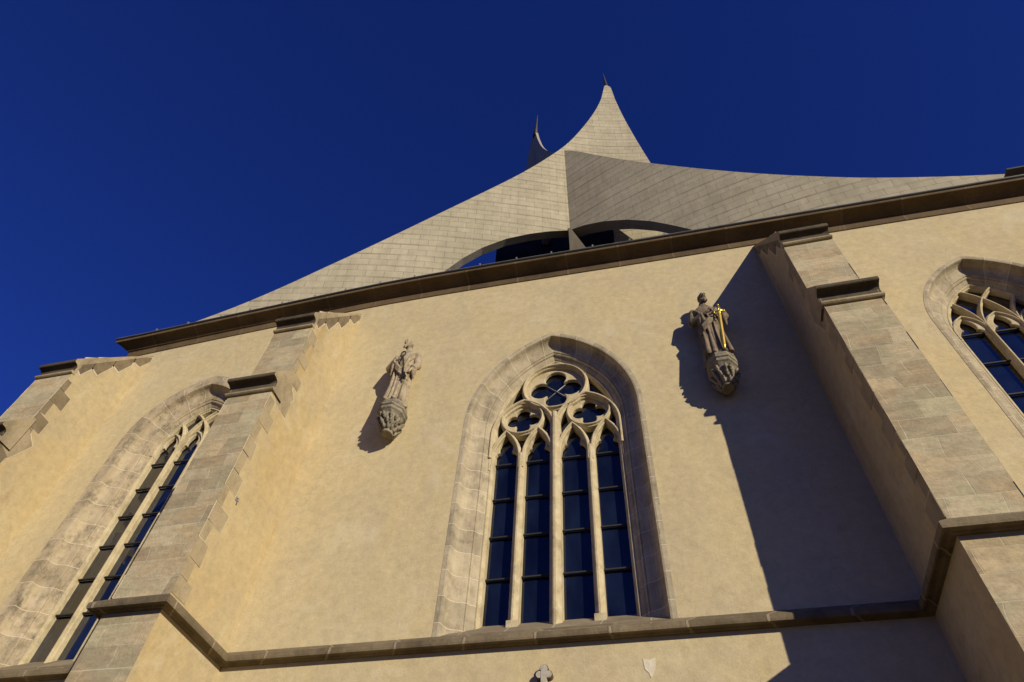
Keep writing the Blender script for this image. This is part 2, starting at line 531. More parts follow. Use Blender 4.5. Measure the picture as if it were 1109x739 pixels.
def rib(mb, path, a, b, y0, y1, dep=0.07, closed=False, loc=(0, 0)):
    """moulded stone bar along a path in the x-z plane"""
    prof = [(-a, y1), (-a, y0 + dep), (-a * .55, y0 + dep * .75), (-b, y0 + .012), (-b * .5, y0), (b * .5, y0), (b, y0 + .012), (a * .55, y0 + dep * .75), (a, y0 + dep), (a, y1)]
    n = len(path)
    rows, uvs = [], []
    s = 0.0
    for i in range(n):
        p = Vector(path[i])
        if closed:
            q0, q1 = Vector(path[i - 1]), Vector(path[(i + 1) % n])
        else:
            q0, q1 = Vector(path[max(i - 1, 0)]), Vector(path[min(i + 1, n - 1)])
        d0 = (p - q0).normalized() if (p - q0).length > 1e-9 else (q1 - p).normalized()
        d1 = (q1 - p).normalized() if (q1 - p).length > 1e-9 else d0
        t = (d0 + d1).normalized()
        nn = Vector((-t.y, t.x))
        m = 1.0 / max(0.5, t.dot(d0))
        if i:
            s += (p - Vector(path[i - 1])).length
        rows.append([(loc[0] + p.x + nn.x * k * m, y, loc[1] + p.y + nn.y * k * m) for k, y in prof])
        uvs.append([(s, j * .05) for j in range(len(prof))])
    mb.grid(rows, 0, closed_u=closed, uvs=None, smooth=False)
    if not closed:
        mb.face(rows[0][::-1])
        mb.face(rows[-1])

# ------------------------------------------------------------------ ground
g = MB()
g.face([(-400, -400, 0), (400, -400, 0), (400, 400, 0), (-400, 400, 0)])
ground = g.build("ground", M['paving'])
ground['kind'] = 'structure'

# ------------------------------------------------------------------ the church
church = empty("church", None, (-2.0, 0.0, 0.0))
church['label'] = "gothic ochre plastered church with buttresses, traceried windows and crossing pale concrete roof shells"
church['category'] = "church"
CH = (2.0, 0.0, 0.0)           # cancels the Empty's own place, so parts keep plain coordinates

XL, XR = -14.32, 16.0

def lerp_tab(tab, x):
    if x <= tab[0][0]:
        return tab[0][1]
    for (a, za), (b, zb) in zip(tab, tab[1:]):
        if x <= b:
            t = (x - a) / (b - a)
            return za + (zb - za) * t
    return tab[-1][1]
EAVE = [(-14.32, 15.86), (-12.5, 15.99), (-11, 16.09), (-9.5, 16.18), (-8, 16.27), (-6.5, 16.34), (-5, 16.35), (-3, 16.32), (-1, 16.26), (1, 16.2), (3, 16.16), (6, 16.1), (9.3, 16.02), (16.0, 15.9)]
def eave(x):
    return lerp_tab(EAVE, x)

# windows: centre, outer half width, rise, springing, frame depth of the splay
WIN = [
    dict(cx=-1.785, hw=1.755, rise=2.57, zs=11.2, off=.47, lab="large four light central window with two quatrefoils under a bigger one", mat='jamb'),
    dict(cx=-10.70, hw=1.42, rise=1.85, zs=12.15, off=.52, lab="narrow left window half hidden by a buttress, with a worn blotchy jamb", mat='jamb_worn'),
    dict(cx=7.10, hw=1.315, rise=1.93, zs=12.28, off=.42, lab="right window cut by the picture edge, its mullions brown in shade", mat='jamb'),
]
holes = []
for w in WIN:
    holes.append([(w['cx'] + x, z) for x, z in arch(w['hw'], w['rise'], w['zs'], 6.55)][::-1])
outline = [(XL, 0.0), (XR, 0.0)] + [(x, z + .12) for x, z in EAVE[::-1]]
wall = plate("wall", outline, holes, 0.0, 0.62, M['plaster'], church, loc=CH)

b = MB()   # flanks and rear of the nave
b.box(XL, XL + .6, .625, 30, 0, 16.0)
b.box(XR - .6, XR, .625, 30, 0, 15.9)
b.box(XL, XR, 30.003, 30.6, 0, 16.0)
b.build("side_walls", M['plaster'], church, CH)
b = MB()
b.box(XL + .02, XR - .02, 0.9, 30.5, 15.78, 15.9)
b.build("roof_deck", M['roofing'], church, CH)
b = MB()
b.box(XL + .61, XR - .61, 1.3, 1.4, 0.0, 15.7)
b.build("inner_screen", M['inner_shade'], church, CH)

# plaster repair and hook on the wall
b = MB()
pp = [(-.515, 6.125), (-.43, 6.10), (-.345, 6.128), (-.352, 6.03), (-.385, 5.93), (-.43, 5.86), (-.455, 5.93), (-.50, 5.98)]
c0 = (-.43, -.006, 6.0)
for i in range(len(pp)):
    a, c = pp[i], pp[(i + 1) % len(pp)]
    b.face([(a[0], -.006, a[1]), (c[0], -.006, c[1]), c0])
    b.face([(a[0], .0, a[1]), (c[0], .0, c[1]), (c[0], -.006, c[1]), (a[0], -.006, a[1])])
o = b.build("plaster_patch", M['patch'], church, CH)
o['label'] = "pale plaster patch below the string course"

# string course, following wall and buttresses
BX = [(-14.40, -13.36), (-8.03, -7.06), (3.27, 4.185), (9.55, 10.5)]
BD = 1.72
path = [(XL, 0.0)]
path = []
x_prev = -14.9
# leftmost buttress stands at the corner: start on its left flank
path += [(BX[0][0], .5), (BX[0][0], -BD), (BX[0][1], -BD), (BX[0][1], 0.0)]
for x0, x1 in BX[1:]:
    path += [(x0, 0.0), (x0, -BD), (x1, -BD), (x1, 0.0)]
path += [(XR, 0.0)]
SP = [(.0, 6.42), (.05, 6.425), (.075, 6.445), (.12, 6.45), (.15, 6.425), (.172, 6.43), (.18, 6.46), (.18, 6.515), (.165, 6.53), (.0, 6.665)]
def offset_path(path, d):
    out = []
    n = len(path)
    for i in range(n):
        p = Vector(path[i])
        def nrm(a, c):
            t = (Vector(c) - Vector(a)).normalized()
            return Vector((t.y, -t.x))
        n0 = nrm(path[i - 1], path[i]) if i else nrm(path[0], path[1])
        n1 = nrm(path[i], path[i + 1]) if i < n - 1 else n0
        m = n0 + n1
        if m.length < 1e-6:
            m = n0
        else:
            m = m / (1 + n0.dot(n1))
        out.append(p + m * d)
    return out
rows, uvs = [], []
cum = [0.0]
for a, c in zip(path, path[1:]):
    cum.append(cum[-1] + (Vector(c) - Vector(a)).length)
for d, z in SP:
    rows.append([(q.x, q.y, z) for q in offset_path(path, d)])
    uvs.append([(s, z) for s in cum])
b = MB()
b.grid(rows, 0, uvs=uvs, smooth=False)
b.build("string_course", M['string'], church, CH)

# cornice and gutter
CP = [(.0, -.02), (-.022, -.02), (-.03, .0), (-.03, .20), (-.045, .22), (-.075, .225), (-.10, .245), (-.16, .28), (-.25, .315), (-.33, .335), (-.375, .34), (-.385, .355), (-.385, .42), (-.02, .46)]
xs = [XL - .02 + (XR - XL + .02) * i / 60 for i in range(61)]
# the moulding returns round the corner at the left end
end = lambda i, y: .85 * y if i == 0 else 0.0
rows = [[(x + end(i, y), y, eave(x) + z) for y, z in CP] for i, x in enumerate(xs)]
uvs = [[(x, j * .1) for j in range(len(CP))] for x in xs]
b = MB()
b.grid(rows, 0, uvs=uvs, smooth=False)
b.face(rows[0])
b.face(rows[-1][::-1])
cornice = b.build("cornice", M['cornice'], church, CH)
GP = [(-.34, .424), (-.40, .424), (-.425, .44), (-.43, .462), (-.42, .478), (-.34, .478)]
b = MB()
b.grid([[(x + end(i, y), y, eave(x) + z) for y, z in GP] for i, x in enumerate(xs)], 0, closed_v=True, smooth=False)
b.face([(xs[0] + end(0, y), y, eave(xs[0]) + z) for y, z in GP])
b.build("gutter", M['gutter'], cornice)
b = MB()
LP = [(-.424, .481), (-.424, .492), (-.41, .492), (-.41, .481)]
b.grid([[(x + end(i, y), y, eave(x) + z) for y, z in LP] for i, x in enumerate(xs)], 0, closed_v=True, smooth=False)
b.build("gutter_lip", M['lip'], cornice)
# snow hooks along the gutter
b = MB()
b.box(-.012, .012, -.03, .06, 0, .085)
b.box(-.022, .022, -.034, -.024, .05, .085)
hk = None
for i in range(17):
    x = -13.4 + i * .98 + random.uniform(-.08, .08)
    if hk is None:
        hk = b.build("snow_hook", M['lip'], cornice)
        o = hk
    else:
        o = hk.copy()
        COL.objects.link(o)
    o.location = (x, -.40, eave(x) + .48)

# ------------------------------------------------------------------ windows
def make_window(w, aisle):
    cx, hw, rise, zs, off = w['cx'], w['hw'], w['rise'], w['zs'], w['off']
    W = empty("window", church, (cx + 2.0, 0, 6.5))
    W['label'] = w['lab']
    L = (0, 0, -6.5)
    # splayed, hollow moulded frame
    if aisle:
        f = off / .47
        prof = [(-.10, .004), (-.10, -.006), (.0, -.008), (.035, .0), (.045, .04), (.05, .08), (.065, .13), (.095, .175), (.145, .21), (.205, .235), (.265, .25), (.30, .262), (.31, .285), (.335, .285), (.355, .30), (.36, .33), (.39, .35), (.43, .38), (.47, .43), (.47, .63)]
        prof = [(u * f if u > 0 else u * (2.6 if cx < 0 else .6), y) for u, y in prof]
    else:
        prof = [(-.075, .004), (-.075, -.006), (.0, -.008), (.03, .0), (.04, .04), (.045, .08), (.06, .13), (.09, .175), (.14, .21), (.20, .235), (.26, .25), (.295, .262), (.30, .285), (.325, .28), (.345, .295), (.35, .33), (.385, .345), (.42, .37), (.47, .42), (.47, .63)]
    rows, uvs = [], []
    for u, y in prof:
        pts = arch(hw, rise, zs, 6.42, off=u, n=20, nj=4)
        ref = arch(hw, rise, zs, 6.42, off=0, n=20, nj=4)
        s, uu = 0.0, []
        for i, p in enumerate(ref):
            if i:
                s += (Vector(p) - Vector(ref[i - 1])).length
            uu.append((s, u))
        rows.append([(x, y, z) for x, z in pts])
        uvs.append(uu)
    b = MB()
    b.grid(rows, 0, uvs=uvs, smooth=False)
    b.build("frame", M[w['mat']], W, L)
    # sill
    b = MB()
    b.prism_x([(-.10, 6.50), (-.165, 6.532), (.62, 7.13), (.62, 6.44), (-.02, 6.44)], -(hw - .012), hw - .012)
    for fi in range(len(b.f)):
        b.uv[fi] = [(b.v[i][0], b.v[i][1]) for i in b.f[fi]]
    b.build("sill", M['sill'], W, L)
    # tracery
    ih = hw - off
    zb = 6.85
    b = MB()
    if not aisle:
        lights = [(-1.022, .252), (-.355, .256), (.355, .256), (1.022, .252)]
        ltop, lspr = 11.17, 10.47
        def lite(c, hwid):
            return ([(c + x, z) for x, z in arch(.305, .77, 10.45, 10.30, n=10)] + cusped(c, hwid, 10.30, lspr, ltop), [])
        items = [lite(c, hwid) for c, hwid in lights]
        items += [(circle(0, 12.42, .69, 48), [foils(0, 12.42, .33, .235, 4)[::-1]]),
                  (circle(-.70, 11.56, .435), [foils(-.70, 11.56, .20, .15, 4)[::-1]]), (circle(.70, 11.56, .435), [foils(.70, 11.56, .20, .15, 4)[::-1]])]
        for sx in (-1, 1):
            rib(b, [(sx * .69, 6.85), (sx * .69, 10.55)], .082, .030, .352, .60)
            pts = [(sx * .66 + x, z) for x, z in arch(.66, .93, 11.12, 10.5, n=14)]
            rib(b, pts, .062, .024, .327, .602, dep=.09)
            rib(b, circle(sx * .70, 11.56, .435), .042, .016, .371, .600, dep=.06, closed=True)
            for c in (.355, 1.022):
                rib(b, [(sx * c + x, z) for x, z in arch(.30, .76, 10.46, 10.2, n=12)], .048, .018, .362 + .004 * c, .596, dep=.06)
            b.box(sx * .69 - .088, sx * .69 + .088, .335, .56, 6.80, 7.03)
        rib(b, [(0, 6.85), (0, 11.55)], .098, .038, .300, .604)
        rib(b, circle(0, 12.42, .69, 56), .050, .020, .338, .601, dep=.07, closed=True)
        barz = [7.89, 8.73, 9.57, 10.43]
        panes = [(c, hwid + .02, 6.9, lspr) for c, hwid in lights]
    else:
        lw = .252
        lights = [(-.605, lw), (0.0, lw), (.605, lw)]
        ltop, lspr = zs + .42, zs - .12
        hol = [cusped(c, hwid - (.02 if c else 0), 6.9, lspr, ltop) for c, hwid in lights]
        items = [([(c + x, z) for x, z in arch(.30, .52, zs - .02, zs - .22, n=10)] + cusped(c, lw - .012, zs - .22, lspr, ltop), []) for c, hwid in lights]
        R = (hw * hw + rise * rise) / (2 * hw) - off
        for sx in (-1, 1):
            rib(b, [(sx * .3025, 6.85), (sx * .3025, zs + .05)], .055, .022, .362, .57)
            # intersecting ribs: struck with the radius of the main arch from each mullion
            for dirn, amax, yo in ((1, .93, .0), (-1, .62, .005)):
                pts = []
                for kk in range(15):
                    a_ = kk / 14 * amax
                    x_ = sx * .3025 + sx * dirn * -1 * (R - R * math.cos(a_))
                    z_ = zs + R * math.sin(a_)
                    lim = math.sqrt(max(0, R * R - (z_ - zs) ** 2)) - (R - (hw - off))
                    if abs(x_) > lim + .02:
                        break
                    pts.append((x_, z_))
                rib(b, pts, .042, .016, .367 + yo + .002 * sx, .57, dep=.07)
        for c in (-.605, 0, .605):
            rib(b, [(c + x, z) for x, z in arch(.30, .50, zs - .02, zs - .2, n=10)], .045, .017, .380 + .004 * c, .568, dep=.06)
        barz = w['bars']
        panes = [(c, hwid + .02, 6.9, lspr) for c, hwid in lights]
    rib(b, arch(ih + .01, 1, 0, 0, n=2) if False else arch(hw, rise, zs, 6.85, off=off - .005, n=20), .055, .02, .392, .605, dep=.05)
    b.build("tracery_ribs", M['tracery'], W, L)
    ys = -.055 if aisle else 0.0
    gm = M['glass_aisle'] if aisle else M['glass']
    plates("tracery", items, .475 + ys, .575 + ys, M['tracery'], W, .02, L)
    # glass
    proto = {}
    for c, hwid, z0, z1 in panes:
        b = MB()
        b.box(-hwid, hwid, 0, .02, 0, z1 - z0)
        b.build("pane", gm, W, (c, .59 + ys, z0 - 6.5))
        for z in barz:
            if 'bar' not in proto:
                b = MB()
                b.box(-hwid - .03, hwid + .03, -.012, .03, -.013, .013)
                proto['bar'] = b.build("saddle_bar", M['iron'], W)
                o = proto['bar']
            else:
                o = proto['bar'].copy()
                COL.objects.link(o)
                o.parent = W
            o.location = (c, .535 + ys, z - 6.5)
    hp = arch(hw, rise, zs, lspr + .004, off=off - .02, n=14)
    b = MB()
    b.face([(x, 0, z) for x, z in hp])
    b.face([(x, .02, z) for x, z in hp][::-1])
    for (x0, q0), (x1, q1) in zip(hp, hp[1:] + hp[:1]):
        b.face([(x0, 0, q0), (x0, .02, q0), (x1, .02, q1), (x1, 0, q1)])
    b.build("pane", gm, W, (0, .59 + ys, -6.5))
    if not aisle:
        for ang in (math.pi / 4, -math.pi / 4):
            b = MB()
            d = Vector((math.cos(ang), 0, math.sin(ang))) * .52
            b.tube([-d, d], .011, 6)
            b.build("glazing_bar", M['lip'], W, (0, .578 if ang > 0 else .556, 12.42 - 6.5))
    return W

WIN[1]['bars'] = [7.945, 8.71, 9.48, 10.24, 11.0, 11.75]
WIN[2]['bars'] = [8.06, 8.9, 9.74, 10.58, 11.42, 12.27]
make_window(WIN[0], False)
make_window(WIN[1], True)
make_window(WIN[2], True)

# ------------------------------------------------------------------ buttresses
def buttress(x0, x1, dz, lab):
    B = empty("buttress", church, (x0 + 2.0, 0, 0))
    if lab:
        B['label'] = lab
    wd = x1 - x0
    D1, D2 = BD, 1.47
    zt = 11.05 + dz      # top of the lower shaft, under the set-off
    zc = 13.50 + dz      # under the gablet cap
    zw = 16.02 + dz * 1.4
    slope = lambda t: (-1.60 + 1.60 * t, zc + .42 + (zw - zc - .42) * t)
    body = [(.05, 0), (-D1, 0), (-D1, zt), (-D1, zt + .30), (-D2, zt + .80), (-D2, zc + .15), (-1.45, zc + .36), (-.0, zw - .07), (.05, zw - .07)]
    b = MB()
    b.prism_x(body, 0, wd, 0, 1)
    shaft = b
    # set-off: drip nose, hollow underside, weathered slope
    b = MB()
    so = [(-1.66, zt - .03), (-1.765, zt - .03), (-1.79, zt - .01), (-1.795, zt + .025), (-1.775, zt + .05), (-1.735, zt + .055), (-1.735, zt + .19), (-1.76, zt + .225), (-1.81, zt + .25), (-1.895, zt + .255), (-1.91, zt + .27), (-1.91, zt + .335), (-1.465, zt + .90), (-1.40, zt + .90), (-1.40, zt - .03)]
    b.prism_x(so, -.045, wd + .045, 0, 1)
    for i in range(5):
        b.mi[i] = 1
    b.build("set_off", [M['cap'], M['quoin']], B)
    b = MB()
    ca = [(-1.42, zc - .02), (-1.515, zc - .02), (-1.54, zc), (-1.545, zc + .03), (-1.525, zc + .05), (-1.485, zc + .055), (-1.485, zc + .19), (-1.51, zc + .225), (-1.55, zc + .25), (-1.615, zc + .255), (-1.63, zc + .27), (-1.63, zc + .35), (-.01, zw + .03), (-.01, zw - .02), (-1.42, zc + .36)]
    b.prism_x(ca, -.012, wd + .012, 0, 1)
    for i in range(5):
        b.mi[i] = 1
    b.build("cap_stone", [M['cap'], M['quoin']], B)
    # toothed quoins on both flanks
    rnd = random.Random(int(x0 * 100))
    for side in (0, 1):
        xf = wd if side else 0.0
        sg = 1 if side else -1
        def slab(poly, mi, t, grow=0.0):
            cy = sum(p[0] for p in poly) / len(poly)
            cz = sum(p[1] for p in poly) / len(poly)
            P = []
            for y, z in poly:
                d = Vector((y - cy, z - cz))
                d = d * (1 + grow / max(d.length, .01))
                P.append((cy + d.x, cz + d.y))
            n = len(P)
            for i in range(n):
                a, c = P[i], P[(i + 1) % n]
                shaft.face([(xf, *a), (xf, *c), (xf + sg * t, *c), (xf + sg * t, *a)], mi)
            shaft.face([(xf + sg * t, *p) for p in P], mi)
        z = 6.68
        k = 0
        while z < zc + .1:
            h = rnd.uniform(.30, .44)
            front = -D1 if z < zt - .2 else -D2
            if z < zt - .2 and z + h > zt - .04:
                h = zt - .04 - z
            if z > zc - .2:
                break
            ln = rnd.uniform(.15, .23) if k % 2 else rnd.uniform(.30, .42)
            if zt - .04 <= z < zt + .35:
                z = zt + .35
                continue
            poly = [(front + .002, z + .01), (front + ln, z + .01 + rnd.uniform(-.015, .015)), (front + ln + rnd.uniform(-.03, .03), z + h - .008), (front + .002, z + h - .008)]
            slab(poly, 4 if dz < -.1 else 2, .007)
            if rnd.random() < (.9 if dz < -.1 else .35):
                slab(poly, 3, .004, .018)
            z += h
            k += 1
        # stepped stones behind the set-off
        for t in range(2):
            y0 = -1.45 + t * .02
        poly = [(-D1 + .01, zt), (-D1 + .42, zt - .16), (-D2 + .42, zt + .42), (-D2 + .02, zt + .72), (-D1 + .01, zt + .30)]
        slab(poly, 2, .008)
        slab(poly, 3, .004, .03)
        # lozenge stones under the gablet slope
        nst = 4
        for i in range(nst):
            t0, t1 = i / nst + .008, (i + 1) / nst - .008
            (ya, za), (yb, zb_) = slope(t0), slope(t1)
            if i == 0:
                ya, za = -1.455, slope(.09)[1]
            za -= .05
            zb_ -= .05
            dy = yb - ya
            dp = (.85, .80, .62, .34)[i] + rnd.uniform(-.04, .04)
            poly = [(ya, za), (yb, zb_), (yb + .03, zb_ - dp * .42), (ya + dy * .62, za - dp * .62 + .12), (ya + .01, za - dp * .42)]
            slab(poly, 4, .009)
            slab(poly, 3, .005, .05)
    shaft.build("shaft", [M['ashlar'], M['plaster_side'], M['quoin'], M['mortar'], M['gablet']], B, weld=False)
    return B
labs = ["far left corner buttress standing against the sky", "buttress left of the central window, its sunny flank turned to it", "tall buttress right of the central window with a shaded flank", None]
for (x0, x1), dz, lb in zip(BX, (-.22, .02, .02, .0), labs):
    buttress(x0, x1, dz, lb)
b = MB()
b.tube([(-7.06, -1.32, 8.70), (-7.01, -1.32, 8.695), (-6.998, -1.32, 8.65), (-7.0, -1.32, 8.63)], .011, 8)
b.box(-7.062, -7.048, -1.345, -1.295, 8.66, 8.73)
o = b.build("wall_hook", M['lip'], church, CH)

# ------------------------------------------------------------------ roof shells
def FA(x, z):
    d = x + 1.53
    return 2.8 + (.40 * d + .012 * d * d if d < 0 else .40 * d - .04 * d * d) - .12 * (z - 17)
def FB(x, z):
    d = x + 1.53
    return 2.8 + (-.44 * d + .021 * d * d if d > 0 else -.50 * d + .28 * d * d) - .12 * (z - 17)

def smooth_tab(tab, x):
    """monotone cubic through the table"""
    n = len(tab)
    if x <= tab[0][0]:
        return tab[0][1]
    if x >= tab[-1][0]:
        return tab[-1][1]
    d = [(tab[i + 1][1] - tab[i][1]) / (tab[i + 1][0] - tab[i][0]) for i in range(n - 1)]
    m = [d[0]] + [0 if d[i - 1] * d[i] <= 0 else 2 * d[i - 1] * d[i] / (d[i - 1] + d[i]) for i in range(1, n - 1)] + [d[-1]]
    for i in range(n - 1):
        if x <= tab[i + 1][0]:
            h = tab[i + 1][0] - tab[i][0]
            t = (x - tab[i][0]) / h
            return ((2 * t ** 3 - 3 * t * t + 1) * tab[i][1] + (t ** 3 - 2 * t * t + t) * h * m[i]
                    + (-2 * t ** 3 + 3 * t * t) * tab[i + 1][1] + (t ** 3 - t * t) * h * m[i + 1])

A_TOP = [(-12.9, 16.8), (-12.348, 17.093), (-11.577, 17.55), (-10.807, 18.095), (-10.044, 18.715), (-9.268, 19.41), (-8.459, 20.16), (-7.263, 21.36), (-6.377, 22.31), (-5.447, 23.35), (-4.459, 24.5), (-3.365, 25.87), (-2.918, 26.5), (-2.342, 27.38), (-1.477, 28.88), (-.716, 30.63), (-.012, 32.55), (.36, 33.87), (.589, 35.16), (.66, 35.4), (.901, 35.16), (.996, 33.78), (1.197, 31.98), (1.487, 30.0), (1.873, 27.72), (2.3, 25.4)]
A_BOT = [(-12.9, 16.45), (-6.6, 16.6), (-6.4, 17.4), (-6.1, 18.4), (-5.518, 19.506), (-4.982, 20.306), (-4.409, 20.972), (-3.652, 21.628), (-2.863, 22.104), (-2.217, 22.412), (-1.53, 22.66), (-1.0, 23.6), (2.3, 24.6)]
B_TOP = [(-3.85, 27.0), (-3.77, 32.2), (-3.52, 33.1), (-3.27, 33.72), (-3.09, 33.9), (-3.03, 33.5), (-2.91, 32.5), (-2.685, 31.15), (-2.37, 29.95), (-1.886, 28.8), (-1.49, 28.39), (-.138, 26.37), (.665, 25.20), (1.602, 23.98), (3.08, 22.28), (4.494, 20.9), (5.79, 19.88), (7.0, 19.115), (8.19, 18.58), (9.17, 18.26), (9.87, 18.1), (12.5, 17.6)]
B_BOT = [(-3.85, 23.5), (-2.2, 23.8), (-1.53, 22.68), (-1.017, 22.47), (-.328, 22.06), (.469, 21.44), (1.194, 20.735), (1.721, 20.11), (2.213, 19.507), (2.9, 18.5), (3.5, 17.2), (3.7, 16.5), (12.5, 16.4)]
def shell(name, top, bot, F, x0, x1, n, th, extra, lab):
    xs = sorted(set([x0 + (x1 - x0) * i / n for i in range(n + 1)] + [p[0] for p in top if x0 <= p[0] <= x1] + [p[0] for p in bot if x0 <= p[0] <= x1]))
    NR = 10
    fr, bk, uv = [], [], []
    s = 0.0
    for i, x in enumerate(xs):
        if i:
            s += math.hypot(x - xs[i - 1], F(x, 20) - F(xs[i - 1], 20))
        zt, zb = smooth_tab(top, x), lerp_tab(bot, x)
        zt = max(zt, zb + .02)
        f, k, u = [], [], []
        dx = .01
        nx, ny = (F(x + dx, 20) - F(x - dx, 20)) / (2 * dx), -1.0
        ln = math.hypot(nx, ny)
        nx, ny = nx / ln, ny / ln
        for j in range(NR + 1):
            z = zb + (zt - zb) * j / NR
            y = F(x, z)
            t = th * (1 - .35 * j / NR) * (.5 if F is FB and x < -1.6 else 1.0)
            f.append((x, y, z))
            k.append((x - nx * t, y - ny * t, z + .02))
            u.append((s, z * 1.007))
        fr.append(f); bk.append(k); uv.append(u)
    b = MB()
    b.grid(fr, 0, uvs=uv, smooth=True)
    R = b.build(name, [M['shell']], church, CH)
    R['label'] = lab
    e = MB()
    e.grid(bk, 0, smooth=True)
    e.grid([[f[0] for f in fr], [k[0] for k in bk]], 0, smooth=False)
    e.grid([[f[-1] for f in fr], [k[-1] for k in bk]], 0, smooth=False)
    e.grid([fr[0], bk[0]], 0, smooth=False)
    e.grid([fr[-1], bk[-1]], 0, smooth=False)
    e.build("shell_rim", M['shell_edge'], R)
    return R
SA = shell("roof_shell", A_TOP, A_BOT, FA, -12.9, 2.3, 90, .30, None, "sunlit shell rising from the left eave to the taller spire")
SB = shell("roof_shell", B_TOP, B_BOT, FB, -3.85, 12.5, 90, .42, None, "greyer shell sweeping to the right eave, its dark tip behind")
def spire_tip(parent, a, bpt, r):
    b = MB()
    a, c = Vector(a), Vector(bpt)
    b.tube([a + (a - c) * .35, a, a + (c - a) * .35, a + (c - a) * .7, c], [r * 1.25, r, r * .55, r * .35, r * .12], 10)
    b.build("spire_tip", M['spike'], parent)
spire_tip(SA, (.722, 1.45, 35.2), (.665, 1.12, 36.83), .13)
spire_tip(SB, (-3.03, 2.24, 33.75), (-2.875, 1.843, 34.9), .10)

# pier between the two lunettes, lit gable panel and dark glazing behind
b = MB()
pr = [(-1.58, 22.75), (-1.50, 22.72), (-1.10, 21.65), (-.60, 20.3), (-.5, 16.5), (-1.60, 16.5)]
f = [(x, 2.75 - .12 * (z - 17) + .10 * (x + 1.5), z) for x, z in pr]
k = [(x + .05, y + .5, z) for x, y, z in f]
b.face(f)
b.face(k[::-1])
for i in range(len(f)):
    j = (i + 1) % len(f)
    b.face([f[i], k[i], k[j], f[j]])
b.build("gable_pier", M['shell'], church, CH)
b = MB()
for (xa, xb) in ((-4.36, -1.55),):
    pts = [(xa, FA(xa, 17) + 1.2), (xb, FA(xb, 17) + 1.2)]
    f = [(pts[0][0], pts[0][1], 16.0), (pts[1][0], pts[1][1], 16.0), (pts[1][0], pts[1][1] - .6, 25.0), (pts[0][0], pts[0][1] - .6, 25.0)]
    k = [(x, y + .1, z) for x, y, z in f]
    b.face(f)
    b.face(k[::-1])
    for i in range(4):
        j = (i + 1) % 4
        b.face([f[i], k[i], k[j], f[j]])
b.build("gable_glazing", M['glazing'], church, CH)
b = MB()
xa, xb = -1.5, 1.6
f = [(xa, 4.6, 16.0), (xb + 1.0, 4.0, 16.0), (xb + .2, 3.6, 26.0), (xa, 4.2, 26.0)]
k = [(x, y + .1, z) for x, y, z in f]
b.face(f)
b.face(k[::-1])
for i in range(4):
    j = (i + 1) % 4
    b.face([f[i], k[i], k[j], f[j]])
b.build("gable_shade_sheet", M['inner_shade'], church, CH)  # near-black sheet painting the shade inside the right lunette
b = MB()
f = [(-.35, 3.3, 16.0), (4.2, 3.1, 16.0), (4.2, 2.5, 24.0), (.02, 2.5, 24.0)]
k = [(x, y + .3, z) for x, y, z in f]
b.face(f)
b.face(k[::-1])
for i in range(4):
    j = (i + 1) % 4
    b.face([f[i], k[i], k[j], f[j]])
for fi in range(len(b.f)):
    b.uv[fi] = [(b.v[i][0], b.v[i][2]) for i in b.f[fi]]
b.build("gable_panel", M['shell'], church, CH)
# end of the neighbouring roof edge seen over the right eave
b = MB()
b.box(9.72, 14.0, .05, .3, 17.70, 17.76)
b.build("rear_gutter", M['gutter'], church, CH)

# trefoil finial of the portal below the string course: dark outline, pale inner face
b = MB()
def disc(x, z, r, y0, y1, mi):
    c0 = [(x + r * math.cos(2 * math.pi * i / 20), y0, z + r * math.sin(2 * math.pi * i / 20)) for i in range(20)]
    c1 = [(p[0], y1, p[2]) for p in c0]
    b.face(c0, mi)
    for i in range(20):
        j = (i + 1) % 20
        b.face([c0[i], c0[j], c1[j], c1[i]], mi)
for x, z, r in ((-1.865, 6.035, .062), (-1.928, 5.955, .056), (-1.802, 5.955, .056)):
    disc(x, z, r, -.085, .0, 1)
    disc(x, z, r * .84, -.100, -.08, 0)
b.box(-1.905, -1.825, -.105, .0, 5.0, 6.02, 0)
b.build("finial", [M['finial'], M['cap']], church, CH)

# ------------------------------------------------------------------ corbels and statues
def remesh(mb, name, mat, parent, loc, voxel, smooth=3):
    o = mb.build("tmp", mat, None, (0, 0, 0), weld=False)
    md = o.modifiers.new("r", 'REMESH')
    md.mode = 'VOXEL'
    md.voxel_size = voxel
    ms = o.modifiers.new("s", 'SMOOTH')
    ms.iterations = smooth
    ms.factor = .5
    dg = bpy.context.evaluated_depsgraph_get()
    me = bpy.data.meshes.new_from_object(o.evaluated_get(dg))
    bpy.data.objects.remove(o)
    me.name = name
    for p in me.polygons:
        p.use_smooth = True
    me.materials.clear()
    me.materials.append(mat)
    q = bpy.data.objects.new(name, me)
    COL.objects.link(q)
    q.parent = parent
    q.location = loc
    return q

